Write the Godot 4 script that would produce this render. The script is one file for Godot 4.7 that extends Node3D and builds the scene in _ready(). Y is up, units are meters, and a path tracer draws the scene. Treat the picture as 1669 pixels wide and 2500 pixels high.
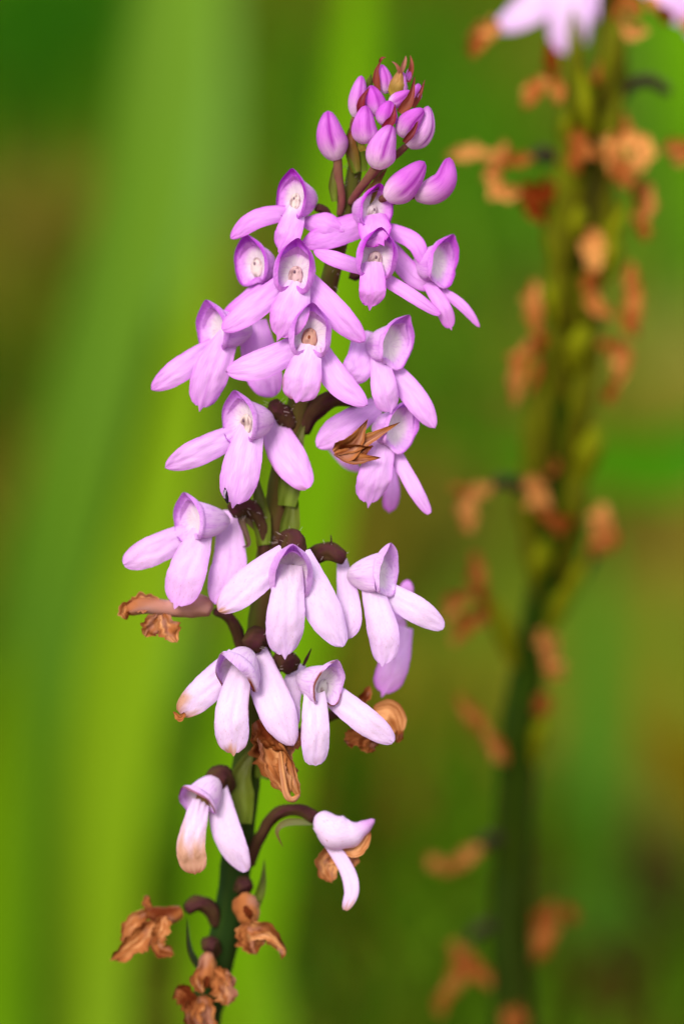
extends Node3D
# A flowering orchid spike in a meadow, a second spike behind it out of focus, broad grass leaves and turf behind both.
# Anchors are given on a sheet through the focus: 0.06 mm per unit, x right, y down, plus a depth towards the viewer.

const UNIT := 6.0e-5
const FAR := 8667.0                      # camera to focus plane, in units
const PITCH := 16.0
var centre := Vector3(0, 0.30, 0)
var B := Basis(Vector3.RIGHT, deg_to_rad(-PITCH))
var eye := Vector3.ZERO
var nz := FastNoiseLite.new()
var used := {}
var M := {}
var rng := RandomNumberGenerator.new()

class Shape:
	var v := PackedVector3Array()
	var n := PackedVector3Array()
	var c := PackedColorArray()
	var uv := PackedVector2Array()
	var i := PackedInt32Array()

func _ready() -> void:
	nz.seed = 11
	nz.frequency = 0.02
	nz.noise_type = FastNoiseLite.TYPE_SIMPLEX_SMOOTH
	nz.fractal_octaves = 3
	rng.seed = 5
	eye = centre + B * Vector3(0, 0, FAR * UNIT)
	# camera: a 121 mm macro view about half a metre away, nearly wide open
	var cam := Camera3D.new()
	cam.name = "camera"
	var lens := CameraAttributesPhysical.new()
	lens.frustum_focal_length = 121.3
	lens.frustum_focus_distance = 0.5175
	lens.exposure_aperture = 5.8
	lens.frustum_near = 0.02
	lens.frustum_far = 900.0
	cam.attributes = lens
	cam.transform = Transform3D(B, eye)
	cam.projection = Camera3D.PROJECTION_FRUSTUM
	cam.near = 0.02
	cam.far = 900.0
	cam.size = 2.0 * 0.02 * (1250.0 / FAR)
	add_child(cam)
	cam.current = true
	# bright overcast sky
	var env := Environment.new()
	var sky := Sky.new()
	var sm := ProceduralSkyMaterial.new()
	sm.sky_top_color = Color(0.82, 0.83, 0.85)
	sm.sky_horizon_color = Color(0.86, 0.865, 0.87)
	sm.sky_curve = 0.12
	sm.ground_bottom_color = Color(0.16, 0.20, 0.08)
	sm.ground_horizon_color = Color(0.30, 0.34, 0.20)
	sm.sun_angle_max = 40.0
	sm.energy_multiplier = 1.02
	sky.sky_material = sm
	env.background_mode = Environment.BG_SKY
	env.sky = sky
	env.tonemap_mode = Environment.TONE_MAPPER_LINEAR
	env.tonemap_exposure = 1.72
	env.sdfgi_enabled = true
	env.ssao_enabled = true
	env.ssil_enabled = true
	var we := WorldEnvironment.new()
	we.name = "world_environment"
	we.environment = env
	add_child(we)
	var sun := DirectionalLight3D.new()
	sun.name = "sun"
	sun.light_color = Color(1.0, 0.97, 0.92)
	sun.light_energy = 0.7
	sun.light_angular_distance = 24.0
	sun.shadow_enabled = true
	sun.rotation_degrees = Vector3(-40, -24, 0)
	add_child(sun)
	materials()
	setting()
	front_spike()
	rear_spike()
	small_things()

func spot(px: float, py: float, z: float) -> Vector3:
	var k := (FAR - z) / FAR
	return Vector3((px - 834.5) * k, (1250.0 - py) * k, z)

func world(q: Vector3) -> Vector3:
	return centre + B * (q * UNIT)

func local(w: Vector3) -> Vector3:
	return B.inverse() * (w - centre) / UNIT

func ground_spot(px: float, py: float) -> Vector3:       # where the line of sight through a point meets the ground
	var d := world(spot(px, py, 0)) - eye
	return eye + d * (-eye.y / d.y)

func srgb(r: float, g: float, b: float) -> Color:
	return Color(r / 255.0, g / 255.0, b / 255.0).srgb_to_linear()

func numbered(parent: Node, called: String) -> String:
	var key := str(parent.get_instance_id()) + called
	used[key] = used.get(key, -1) + 1
	return called if used[key] == 0 else "%s_%03d" % [called, used[key]]

func origin(n: Node) -> Vector3:
	var o := Vector3.ZERO
	while n is Node3D and n != self:
		o += n.position
		n = n.get_parent()
	return o

func tag(o: Node, label := "", category := "", group := "", kind := "") -> void:
	if label: o.set_meta("label", label)
	if category: o.set_meta("category", category)
	if group: o.set_meta("group", group)
	if kind: o.set_meta("kind", kind)

func base(parent: Node, called: String, at_world: Vector3) -> Node3D:
	var o := Node3D.new()
	o.name = numbered(parent, called)
	o.position = at_world - origin(parent)
	parent.add_child(o, true)
	return o

func build(parent: Node, called: String, s: Shape, mat: Material, at_world = null) -> MeshInstance3D:
	var o := MeshInstance3D.new()
	o.name = numbered(parent, called)
	if at_world != null:
		o.position = at_world - origin(parent)
	parent.add_child(o, true)
	var off := origin(o)
	var v := PackedVector3Array()
	var n := PackedVector3Array()
	v.resize(s.v.size())
	n.resize(s.v.size())
	for k in s.v.size():
		v[k] = centre + B * (s.v[k] * UNIT) - off
		n[k] = (B * s.n[k]).normalized()
	var a := []
	a.resize(Mesh.ARRAY_MAX)
	a[Mesh.ARRAY_VERTEX] = v
	a[Mesh.ARRAY_NORMAL] = n
	a[Mesh.ARRAY_COLOR] = s.c
	a[Mesh.ARRAY_TEX_UV] = s.uv
	a[Mesh.ARRAY_INDEX] = s.i
	var m := ArrayMesh.new()
	m.add_surface_from_arrays(Mesh.PRIMITIVE_TRIANGLES, a)
	m.surface_set_material(0, mat)
	o.mesh = m
	return o

func tri(s: Shape, a: int, b: int, c: int) -> void:
	var g := (s.v[b] - s.v[a]).cross(s.v[c] - s.v[a])
	if g.length_squared() < 1e-9: return
	if g.dot(s.n[a] + s.n[b] + s.n[c]) > 0: s.i.append_array([a, c, b])
	else: s.i.append_array([a, b, c])

# A sheet with thickness (or, with th 0, one face): pos(u, v) for u 0..1, v -1..1; col(u, v, front).
func sheet(s: Shape, nu: int, nv: int, pos: Callable, col: Callable, th: float, wrap := false, inward := false) -> void:
	var mid := []
	var shift := Vector2(rng.randf(), rng.randf())
	for i in nu + 1:
		var row := PackedVector3Array()
		for j in nv + 1:
			row.append(pos.call(float(i) / nu, -1.0 + 2.0 * j / nv))
		mid.append(row)
	var nor := []
	var last := Vector3.BACK
	for i in nu + 1:
		var row := PackedVector3Array()
		for j in nv + 1:
			var du: Vector3 = mid[mini(i + 1, nu)][j] - mid[maxi(i - 1, 0)][j]
			var ja := j - 1
			var jb := j + 1
			if wrap:
				ja = (j - 1 + nv) % nv
				jb = (j + 1) % nv
			else:
				ja = maxi(ja, 0)
				jb = mini(jb, nv)
			var n: Vector3 = du.cross(mid[i][jb] - mid[i][ja])
			if n.length_squared() < 1e-6: n = last if nor.is_empty() else nor[i - 1][j]
			n = n.normalized()
			last = n
			row.append(n)
		nor.append(row)
	for i in [0, nu]:                     # rows that close to a point take the mean of the row beside them
		if (mid[i][0] as Vector3).distance_to(mid[i][nv / 2]) < 1e-3 and (mid[i][0] as Vector3).distance_to(mid[i][nv / 4]) < 1e-3:
			var sum := Vector3.ZERO
			for j in nv: sum += nor[1 if i == 0 else nu - 1][j]
			for j in nv + 1: nor[i][j] = sum.normalized()
	for side in ([1.0, -1.0] if th > 0.0 else [-1.0 if inward else 1.0]):
		var first := s.v.size()
		for i in nu + 1:
			var u := float(i) / nu
			for j in nv + 1:
				var v := -1.0 + 2.0 * j / nv
				var t := th * 0.5 * minf(1.0, sqrt(maxf(0.0, 1.0 - u) * 7.0))
				if not wrap: t *= sqrt(maxf(0.0, 1.0 - v * v))
				var n: Vector3 = nor[i][j] * side
				s.v.append(mid[i][j] + n * t)
				s.n.append(n)
				s.c.append(col.call(u, v, side > 0.0))
				s.uv.append(Vector2(v * 0.5 + 0.5, u) + shift)
		for i in nu:
			for j in nv:
				var a := first + i * (nv + 1) + j
				tri(s, a, a + 1, a + nv + 2)
				tri(s, a, a + nv + 2, a + nv + 1)

func along(p: Array, u: float) -> Vector3:      # Catmull-Rom through the points
	var n := p.size() - 1
	var f := clampf(u, 0.0, 1.0) * n
	var k := mini(int(f), n - 1)
	var t := f - k
	var a: Vector3 = p[k - 1] if k > 0 else p[0] * 2.0 - p[1]
	var d: Vector3 = p[k + 2] if k + 2 <= n else p[n] * 2.0 - p[n - 1]
	var b: Vector3 = p[k]
	var c: Vector3 = p[k + 1]
	return b * 0 + 0.5 * (2.0 * b + (c - a) * t + (2.0 * a - 5.0 * b + 4.0 * c - d) * t * t + (3.0 * b - a - 3.0 * c + d) * t * t * t)

func heading(p: Array, u: float) -> Vector3:
	return (along(p, minf(u + 0.02, 1.0)) - along(p, maxf(u - 0.02, 0.0))).normalized()

# outline of a petal: width over length, 1 at its widest
func outline(u: float, o: Dictionary) -> float:
	var m: float = o.m
	if u < m: return o.b + (1.0 - o.b) * sin(PI * 0.5 * u / m)
	return maxf(o.end, 0.0) + (1.0 - o.end) * pow(maxf(0.0, 1.0 - pow((u - m) / (1.0 - m), o.p)), o.q)

const KINDS := {
	"sepal": {"m": 0.5, "b": 0.7, "p": 2.0, "q": 0.6, "end": 0.0, "cup": -0.16, "groove": 0.015, "ext": 30.0, "th": 3.6, "teeth": 0.0, "z": [-36, 2, -10]},
	"lip": {"m": 0.64, "b": 0.5, "p": 2.4, "q": 0.5, "end": 0.42, "cup": -0.16, "groove": 0.03, "ext": 16.0, "th": 3.4, "teeth": 1.0, "z": [-14, 26, 10]},
	"bract": {"m": 0.35, "b": 0.7, "p": 1.0, "q": 1.0, "end": 0.02, "cup": 0.6, "groove": 0.0, "th": 3.0, "teeth": 0.0, "z": [0, 8, 0]},
	"dry": {"m": 0.5, "b": 0.4, "p": 1.6, "q": 0.7, "end": 0.1, "cup": 0.7, "groove": 0.0, "th": 1.6, "teeth": 0.5, "z": [0, 8, 0]},
	"blade": {"m": 0.4, "b": 0.8, "p": 1.5, "q": 1.0, "end": 0.0, "cup": 0.12, "groove": 0.08, "th": 8.0, "teeth": 0.0, "z": []},
}

# xy: pairs on the sheet; depth: of the flower; hw: half width
func petal_shape(kind: String, xy: Array, depth: float, hw: float, col: Callable, o := {}) -> Shape:
	var k: Dictionary = KINDS[kind].duplicate()
	k.merge(o, true)
	var p := []
	xy = xy.duplicate()
	if k.get("ext", 0.0) > 0.0:                 # the base runs on under the hood
		var back: Vector2 = (Vector2(xy[0], xy[1]) - Vector2(xy[2], xy[3])).normalized() * k.ext
		xy[0] += back.x
		xy[1] += back.y
	var n := xy.size() / 2
	var zs: Array = k.z
	for i in n:
		var f := float(i) / (n - 1) * (zs.size() - 1)
		var a := mini(int(f), zs.size() - 2)
		p.append(spot(xy[i * 2], xy[i * 2 + 1], depth + lerpf(zs[a], zs[a + 1], f - a)))
	return ribbon(p, hw * (FAR - depth) / FAR, col, k)

func ribbon(p: Array, hw: float, col: Callable, k: Dictionary) -> Shape:
	var s := Shape.new()
	var roll0: float = deg_to_rad(k.get("roll", 0.0))
	var own := nz.get_noise_2d(p[0].x * 9.0, p[0].y * 9.0)          # each petal a little different
	var roll1: float = deg_to_rad(k.get("roll_end", k.get("roll", 0.0) + own * 50.0))
	var wave: float = k.get("wave", 0.028)
	var freq: float = k.get("freq", 2.2)
	var seed_at: float = p[0].x * 0.37 + p[0].y * 0.11
	var skew: float = k.get("skew", 0.0)
	var faces: Vector3 = k.get("face", Vector3.BACK)
	var pos := func(u: float, v: float) -> Vector3:
		var t := heading(p, u)
		var nn := (faces - t * faces.dot(t))
		if nn.length() < 0.05: nn = Vector3.UP - t * t.y
		nn = nn.normalized().rotated(t, lerpf(roll0, roll1, u))
		var side := t.cross(nn)
		var w := hw * outline(u, k)
		if k.get("ragged", 0.0) > 0.0: w *= 1.0 + k.ragged * nz.get_noise_2d(u * 260.0 + seed_at, signf(v) * 90.0)
		w *= 1.0 + 0.05 * nz.get_noise_2d(u * 110.0 + seed_at, signf(v) * 60.0) + 0.03 * nz.get_noise_2d(u * 420.0 + seed_at, signf(v) * 60.0)
		var q := along(p, u) + side * w * (v + skew * (1.0 - v * v) * sin(u * PI) * 0.5)
		q += nn * (k.cup * w * v * v - k.groove * hw * exp(-v * v / 0.03) * sin(u * PI))
		q += nn * hw * wave * 4.0 * nz.get_noise_3d(u * 60.0 * freq + seed_at, v * 40.0 * freq, seed_at)
		if k.teeth > 0.0:
			var e := 0.3 * sqrt(maxf(0.0, 1.0 - v * v)) + 0.8 * exp(-v * v / 0.07) + 0.22 * exp(-pow(v - 0.8, 2) / 0.03) + 0.16 * exp(-pow(v + 0.72, 2) / 0.03)
			q += t * hw * 0.36 * k.teeth * e * smoothstep(0.72, 1.0, u)
		if k.get("curl", 0.0) != 0.0:
			q += nn * k.curl * hw * pow(smoothstep(0.45, 1.0, u), 2.0)
		return q
	sheet(s, k.get("nu", 26), k.get("nv", 14), pos, col, k.th)
	return s

func tube_shape(pts: Array, col: Callable, sides := 12, steps := 0, depth := 0.0, rough := 0.0) -> Shape:    # pts: [px, py, z, r] each
	var p := []
	var r := []
	for a in pts:
		p.append(spot(a[0], a[1], a[2] + depth))
		r.append(a[3] * (FAR - a[2] - depth) / FAR)
	var n := p.size() - 1
	var s := Shape.new()
	var nu := steps if steps > 0 else n * 7
	var pos := func(u: float, v: float) -> Vector3:
		var t := heading(p, u)
		var x := t.cross(Vector3(0.13, 0.2, 0.97)).normalized()
		var y := t.cross(x)
		var f := clampf(u, 0.0, 1.0) * n
		var k := mini(int(f), n - 1)
		var rad := lerpf(r[k], r[k + 1], smoothstep(0.0, 1.0, f - k))
		var c := along(p, u)
		var d := x * cos(v * PI) + y * sin(v * PI)
		rad *= sqrt(clampf(u * nu / 1.2, 0.0, 1.0)) * sqrt(clampf((1.0 - u) * nu / 1.2, 0.0, 1.0))
		rad *= 1.0 + rough * (nz.get_noise_3d(c.x * 0.7 + d.x * 26.0, c.y * 0.7 + d.y * 26.0, d.z * 26.0) + 0.35 * cos(v * PI * 6.0))
		return c + d * rad
	sheet(s, nu, sides, pos, col, 0.0, true, true)
	return s

# --- colours of things (pigment only) ---
func mottle(c: Color, amount: float, a: float, b: float, d := 0.0) -> Color:
	var k := 1.0 + amount * nz.get_noise_3d(a, b, d)
	return Color(c.r * k, c.g * k, c.b * k)

func fresh(stage: float, seed_at: float, o := {}) -> Callable:      # stage 0 just open, deep lilac; 1 old, nearly white
	var body := srgb(236, 168, 245).lerp(srgb(238, 191, 248), smoothstep(0.0, 0.4, stage)).lerp(srgb(241, 223, 250), smoothstep(0.4, 1.0, stage))
	var edge := srgb(202, 50, 212).lerp(srgb(210, 116, 226), smoothstep(0.0, 0.5, stage)).lerp(srgb(208, 172, 232), smoothstep(0.5, 1.0, stage))
	var pale := srgb(246, 234, 248)
	var tanned := srgb(205, 150, 88)
	var burnt := srgb(140, 66, 20)
	var k_tan: float = o.get("tan", 0.0)
	var k_edge: float = o.get("edge", 0.7)
	return func(u: float, v: float, _front: bool) -> Color:
		var e := clampf(smoothstep(0.35, 1.0, absf(v)) * 0.3 + smoothstep(0.8, 1.0, absf(v)) * 0.5 + smoothstep(0.55, 1.0, u) * 0.35 + smoothstep(0.85, 1.0, u) * 0.35, 0.0, 1.0) * k_edge
		var c := body.lerp(edge, e)
		c = c.lerp(pale, 0.75 * (1.0 - smoothstep(0.0, 0.34, u)) * o.get("throat", 0.0))
		c = c.lerp(edge, 0.2 * exp(-v * v / 0.006) * smoothstep(0.2, 0.8, u))
		var vein := nz.get_noise_2d(v * 190.0 + seed_at * 7.0, u * 22.0)
		c = mottle(c, 0.1, u * 150.0 + seed_at, v * 110.0).lerp(edge, 0.2 * maxf(0.0, vein))
		if k_tan > 0.0:
			var t := smoothstep(1.0 - k_tan, 1.1 - k_tan * 0.5, u + 0.22 * nz.get_noise_2d(v * 60.0 + seed_at, u * 60.0) + 0.10 * absf(v))
			c = c.lerp(tanned, t * 0.8).lerp(burnt, smoothstep(0.86, 1.06, u + 0.05 * vein) * minf(1.0, k_tan * 3.0))
		if o.get("rimmed", 0.0) > 0.0:
			c = c.lerp(burnt, o.rimmed * smoothstep(0.86, 1.0, maxf(absf(v), u)) * smoothstep(-0.1, 0.3, nz.get_noise_2d(u * 90.0 + seed_at, v * 30.0)))
		return c

func dried(seed_at: float, o := {}) -> Callable:
	var dark := srgb(96, 40, 14)
	var mid := srgb(166, 100, 56)
	var light := srgb(218, 158, 108)
	if o.get("warm", 0.0) > 0.0:
		dark = srgb(108, 38, 6)
		mid = srgb(160, 86, 36)
		light = srgb(214, 150, 84)
	var bias: float = o.get("light", 0.0)
	return func(u: float, v: float, front: bool) -> Color:
		var n := nz.get_noise_2d(v * 130.0 + seed_at * 3.0, u * 26.0 + seed_at) * 0.8 + nz.get_noise_2d(u * 70.0 + seed_at, v * 30.0) * 0.7 + bias
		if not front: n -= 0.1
		var faded: float = smoothstep(0.1, 0.5, nz.get_noise_2d(u * 40.0 + seed_at * 2.0, v * 24.0 + 50.0)) * o.get("faded", 0.7)
		return mid.lerp(srgb(162, 116, 104), faded).lerp(dark, smoothstep(0.0, 0.7, -n)).lerp(light, smoothstep(0.05, 0.8, n))

func plain(c: Color, amount := 0.15, to = null) -> Callable:
	return func(u: float, v: float, _front: bool) -> Color:
		var k := c
		if to != null: k = c.lerp(to, u)
		return mottle(k, amount * 2.0, u * 90.0 + c.r * 900.0, v * 45.0)

func stalked(green: Color, purple: Color) -> Callable:         # green skin flushed with purple
	return func(u: float, v: float, _front: bool) -> Color:
		var n := nz.get_noise_2d(u * 60.0 + green.g * 700.0, v * 50.0)
		return mottle(green.lerp(purple, clampf(0.5 + n * 0.9, 0.0, 1.0)), 0.3, u * 200.0, v * 150.0)

# --- parts of a flower ---
func petal(f: Node, called: String, kind: String, xy: Array, depth: float, hw: float, stage: float, o := {}) -> MeshInstance3D:
	return build(f, called, petal_shape(kind, xy, depth, hw, fresh(stage, xy[0] + xy[1], o), o), M.old_petal if stage > 0.6 else M.petal)

func dry_petal(f: Node, called: String, xy: Array, depth: float, hw: float, o := {}) -> MeshInstance3D:
	var k := {"wave": 0.1, "freq": 1.8, "ragged": 0.5}
	k.merge(o, true)
	return build(f, called, petal_shape("dry", xy, depth, hw, dried(xy[0] * 0.7 + xy[1], o), k), M.dry)

# h: [px, py, z, half height, half width, depth]; aim: [yaw to the right, pitch up, roll clockwise] in degrees
func hood(f: Node, h: Array, aim: Array, stage: float, o := {}) -> void:
	var c := spot(h[0], h[1], h[2])
	var turn := Basis(Vector3.UP, deg_to_rad(aim[0])) * Basis(Vector3.RIGHT, deg_to_rad(-aim[1])) * Basis(Vector3.BACK, deg_to_rad(-aim[2]))
	var H: float = h[3]
	var W: float = h[4]
	var D: float = h[5]
	var lean: float = o.get("lean", 0.25)
	var open: float = o.get("open", 0.55)
	var face: float = W * o.get("dish", 0.62 if absf(aim[0]) < 25.0 else 0.46)
	var shape_at := func(u: float, v: float, deep: float, shrink: float, crest: float) -> Vector3:
		var phi := v * PI                           # 0 at the top, +-PI at the chin
		var up := cos(phi)
		var a := u * PI * 0.5 * (1.0 + ((0.5 if absf(aim[0]) < 25.0 else 0.24) * absf(sin(phi)) if crest > 0.9 else 0.0))      # the flanks close in again in front
		var g := sin(a)
		var x := sin(phi) * W * (1.0 - 0.2 * up * absf(up) * g) * shrink
		var y := up * H * (crest if up > 0.0 else 1.12) + crest * 0.16 * H * exp(-phi * phi / 0.1) * pow(u, 3.0)
		var chin := exp(-pow((PI - absf(phi)) / 0.42, 2.0)) * u * u * u
		y += chin * H * open
		var z := -deep * cos(a) + H * lean * maxf(0.0, up) * u * u * u - H * 0.3 * chin
		if crest < 0.9 and up < 0.0: y *= lerpf(0.4, 1.0, u)           # the pouch tapers down towards the chin
		y += 0.12 * H * (1.0 - g)
		var n := nz.get_noise_3d(sin(phi) * 40.0 + h[0], cos(phi) * 40.0, u * 60.0)
		z += n * 5.0 * u
		x += n * 4.0
		return c + turn * Vector3(x * g, y * g, z)
	var pos := func(u: float, v: float) -> Vector3: return shape_at.call(u, v, face, 1.0 + 0.04 * pow(u, 8.0), 1.0)
	var rear := func(u: float, v: float) -> Vector3: return shape_at.call(u * 0.97, v, D * 0.9, 0.93, 0.74) - turn * Vector3(0, 0, 4.0)
	var body := srgb(233, 158, 243).lerp(srgb(236, 186, 246), smoothstep(0.0, 0.4, stage)).lerp(srgb(239, 221, 249), smoothstep(0.4, 1.0, stage))
	var edge := srgb(190, 40, 206).lerp(srgb(202, 106, 222), smoothstep(0.0, 0.5, stage)).lerp(srgb(220, 186, 236), smoothstep(0.5, 1.0, stage))
	var white := srgb(234, 222, 230)
	var brown := srgb(128, 58, 18)
	var k_brown: float = o.get("brown", 0.0)
	var col := func(u: float, v: float, front: bool) -> Color:
		var phi := v * PI
		var k: Color
		var crown := exp(-phi * phi / 0.3)
		if front:
			k = body.lerp(edge, smoothstep(0.66, 1.0, u) * (1.0 - 0.7 * stage) * (0.45 + 0.55 * smoothstep(-0.6, 0.5, cos(phi))))
		else:                                       # the open face: white within, lilac towards the rim
			k = white.lerp(body, smoothstep(0.24, 0.52, u)).lerp(edge, smoothstep(0.56 - 0.3 * crown, 0.95, u) * (0.92 - 0.55 * stage))
			k = k.lerp(edge, (0.85 - 0.6 * stage) * exp(-pow(absf(phi) - 0.2, 2) / 0.008) * smoothstep(0.3, 0.55, u))
		k = mottle(k, 0.12, u * 110.0 + h[0], v * 190.0)
		if k_brown > 0.0:
			k = k.lerp(brown, k_brown * smoothstep(0.88, 0.94, u) * smoothstep(-0.15, 0.1, nz.get_noise_2d(v * 90.0 + h[0], 7.0)))
		return k
	var col_rear := func(u: float, v: float, _front: bool) -> Color:
		var k := body.lerp(white, 0.55 * (1.0 - u * u)).lerp(edge, 0.3 * exp(-pow(v * PI, 2) / 0.01) * u + 0.15 * smoothstep(0.9, 1.0, u))
		k = k.lerp(edge, 0.35 * exp(-pow(absf(v) - 0.62, 2) / 0.0012) * smoothstep(0.2, 0.5, u))
		return mottle(k, 0.1, u * 110.0 + h[0], v * 190.0)
	var ps := Shape.new()
	sheet(ps, 16, 32, rear, col_rear, 4.0, true)
	build(f, "pouch", ps, M.petal)
	var s := Shape.new()
	sheet(s, 22, 40, pos, col, 3.0, true)
	build(f, "hood", s, M.petal)
	if o.get("column", true):
		var cc := c + turn * Vector3(0, -H * 0.2, -face * 0.78)
		var r := W * 0.34
		var ball := func(u: float, v: float) -> Vector3:
			var a := u * PI
			var n := 1.0 + 0.16 * nz.get_noise_3d(sin(a) * cos(v * PI) * 70.0, cos(a) * 70.0, sin(v * PI) * 70.0 + h[0])
			return cc + turn * (Vector3(sin(a) * cos(v * PI) * 1.05, cos(a) * 1.45, sin(a) * sin(v * PI) * 0.42) * r * n)
		var tint: Color = o.get("tint", srgb(246, 232, 236))
		var spotty := tint.lerp(srgb(120, 76, 84), 0.75)
		var cs := Shape.new()
		sheet(cs, 14, 18, ball, func(u: float, v: float, _f: bool) -> Color: return tint.lerp(spotty, smoothstep(0.0, 0.45, nz.get_noise_2d(u * 90.0 + h[0], v * 130.0))), 0.0, true, true)
		orient(cs, cc)
		build(f, "column", cs, M.petal)
		for e in o.get("pits", [[0.05, 0.55]]):
			var pc := cc + turn * Vector3(e[0] * r, r * e[1], r * 0.5)
			var pit := Shape.new()
			sheet(pit, 8, 10, func(u: float, v: float) -> Vector3: return pc + turn * (Vector3(sin(u * PI) * cos(v * PI) * 0.7, cos(u * PI), sin(u * PI) * sin(v * PI) * 0.4) * r * 0.25), plain(o.get("pit_tint", srgb(128, 100, 118)), 0.2), 0.0, true, true)
			orient(pit, pc)
			build(f, "anther", pit, M.petal)

func orient(s: Shape, c: Vector3) -> void:           # normals and faces of a closed lump point away from its middle
	for k in s.v.size():
		if s.n[k].dot(s.v[k] - c) < 0.0: s.n[k] = -s.n[k]
	var old := s.i
	s.i = PackedInt32Array()
	for k in range(0, old.size(), 3): tri(s, old[k], old[k + 1], old[k + 2])

func lump(pts: Array, col: Callable, depth := 0.0, rough := 0.25) -> Shape:
	return tube_shape(pts, col, 14, 0, depth, rough)

func ovary(f: Node, pts: Array, hairs := 0) -> MeshInstance3D:
	var o := build(f, "ovary", tube_shape(pts, stalked(srgb(68, 54, 28), srgb(70, 36, 44)), 20, 0, 0.0, 0.3), M.ovary)
	if hairs > 0: fuzz(o, pts, hairs)
	return o

func fuzz(o: Node, pts: Array, count: int) -> void:
	var s := Shape.new()
	for k in count:
		var f := rng.randf() * (pts.size() - 1)
		var a := mini(int(f), pts.size() - 2)
		var t := f - a
		var c := spot(lerpf(pts[a][0], pts[a + 1][0], t), lerpf(pts[a][1], pts[a + 1][1], t), lerpf(pts[a][2], pts[a + 1][2], t))
		var r := lerpf(pts[a][3], pts[a + 1][3], t)
		var d := Vector3(rng.randf_range(-1, 1), rng.randf_range(-1, 1), rng.randf_range(-0.3, 1)).normalized()
		var e := c + d * (r + rng.randf_range(6, 15)) + Vector3(rng.randf_range(-3, 3), rng.randf_range(-3, 3), 0)
		var b := c + d * r * 0.8
		var w := (e - b).cross(Vector3(0.3, 0.2, 0.9)).normalized() * 0.6
		var w2 := (e - b).cross(w).normalized() * 0.6
		var first := s.v.size()
		for j in 3:
			var q := w * cos(j * TAU / 3.0) + w2 * sin(j * TAU / 3.0)
			s.v.append(b + q)
			s.v.append(e + q * 0.5)
			for z in 2:
				s.n.append(q.normalized())
				s.c.append(srgb(196, 176, 176))
				s.uv.append(Vector2.ZERO)
		for j in 3:
			var x := first + j * 2
			var y := first + ((j + 1) % 3) * 2
			tri(s, x, x + 1, y)
			tri(s, y, x + 1, y + 1)
	tag(build(o, "fine_hair", s, M.stem), "", "", "", "stuff")

func skin(rough: float, spec: float, backlight := 0.0, tint := Color.WHITE) -> StandardMaterial3D:
	var m := StandardMaterial3D.new()
	m.vertex_color_use_as_albedo = true
	m.albedo_color = Color.WHITE
	m.roughness = rough
	m.metallic_specular = spec
	m.cull_mode = BaseMaterial3D.CULL_DISABLED
	if backlight > 0.0:
		m.backlight_enabled = true
		m.backlight = tint * backlight
	return m

func streaks(seed_at: int, freq: float, stops: Array, size: Vector2i) -> NoiseTexture2D:
	var n := FastNoiseLite.new()
	n.seed = seed_at
	n.frequency = freq
	n.fractal_octaves = 3
	var g := Gradient.new()
	g.offsets = PackedFloat32Array(stops.map(func(a): return a[0]))
	g.colors = PackedColorArray(stops.map(func(a): return a[1]))
	var t := NoiseTexture2D.new()
	t.width = size.x
	t.height = size.y
	t.seamless = true
	t.noise = n
	t.color_ramp = g
	return t

func materials() -> void:
	M.petal = skin(0.6, 0.22, 0.86, Color(1.0, 0.94, 1.0))
	var grain := FastNoiseLite.new()
	grain.seed = 3
	grain.frequency = 0.03
	var gt := NoiseTexture2D.new()
	gt.width = 256
	gt.height = 256
	gt.seamless = true
	gt.as_normal_map = true
	gt.bump_strength = 3.0
	gt.noise = grain
	M.petal.normal_enabled = true
	M.petal.normal_texture = gt
	M.petal.normal_scale = 0.5
	M.petal.uv1_scale = Vector3(3, 1.2, 1)
	M.petal.albedo_texture = streaks(4, 0.03, [[0.0, Color(0.93, 0.84, 0.96)], [0.45, Color(1, 1, 1)], [1.0, Color(1, 1, 1)]], Vector2i(512, 96))
	M.old_petal = M.petal.duplicate()
	M.old_petal.albedo_texture = streaks(9, 0.05, [[0.0, Color(0.66, 0.46, 0.34)], [0.13, Color(0.9, 0.80, 0.76)], [0.2, Color(0.98, 0.95, 0.98)], [1.0, Color(1, 1, 1)]], Vector2i(256, 256))
	M.ovary = skin(0.9, 0.12)
	M.dry = skin(0.8, 0.2, 0.6, Color(1.0, 0.8, 0.6))
	M.stem = skin(0.8, 0.2)
	M.bract = skin(0.55, 0.35, 0.4)
	M.blade = skin(0.7, 0.15, 0.6, Color(0.9, 1.0, 0.4))
	M.turf = skin(0.8, 0.12, 0.5, Color(0.9, 1.0, 0.4))
	M.soil = skin(0.95, 0.15)


func blade(label: String, xy: Array, z: float, hw: float, green: Color, to: Color, o := {}) -> void:
	var pts := []
	for i in xy.size() / 2:
		pts.append(spot(xy[i * 2], xy[i * 2 + 1], z + o.get("lean", 0.0) * i))
	var w := world(pts[0])
	var foot := Vector3(w.x + o.get("foot", 0.0), 0.0, w.z + 0.03)
	pts.push_front(local(foot))
	var k: Dictionary = KINDS.blade.duplicate()
	k.merge({"nu": 40, "nv": 10, "th": 10.0, "wave": 0.02})
	k.merge(o, true)
	var c := func(u: float, v: float, _front: bool) -> Color:
		var n := nz.get_noise_2d(v * 160.0 + hw, u * 30.0)
		return mottle(green.lerp(to, u), 0.25, u * 60.0 + hw, v * 20.0).lerp(green * 0.8, 0.25 * absf(n))
	var m := build(self, "grass_blade", ribbon(pts, hw * (FAR - z) / FAR, c, k), M.blade, foot)
	tag(m, label, "grass blade", "broad blades behind the spikes")

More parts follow.
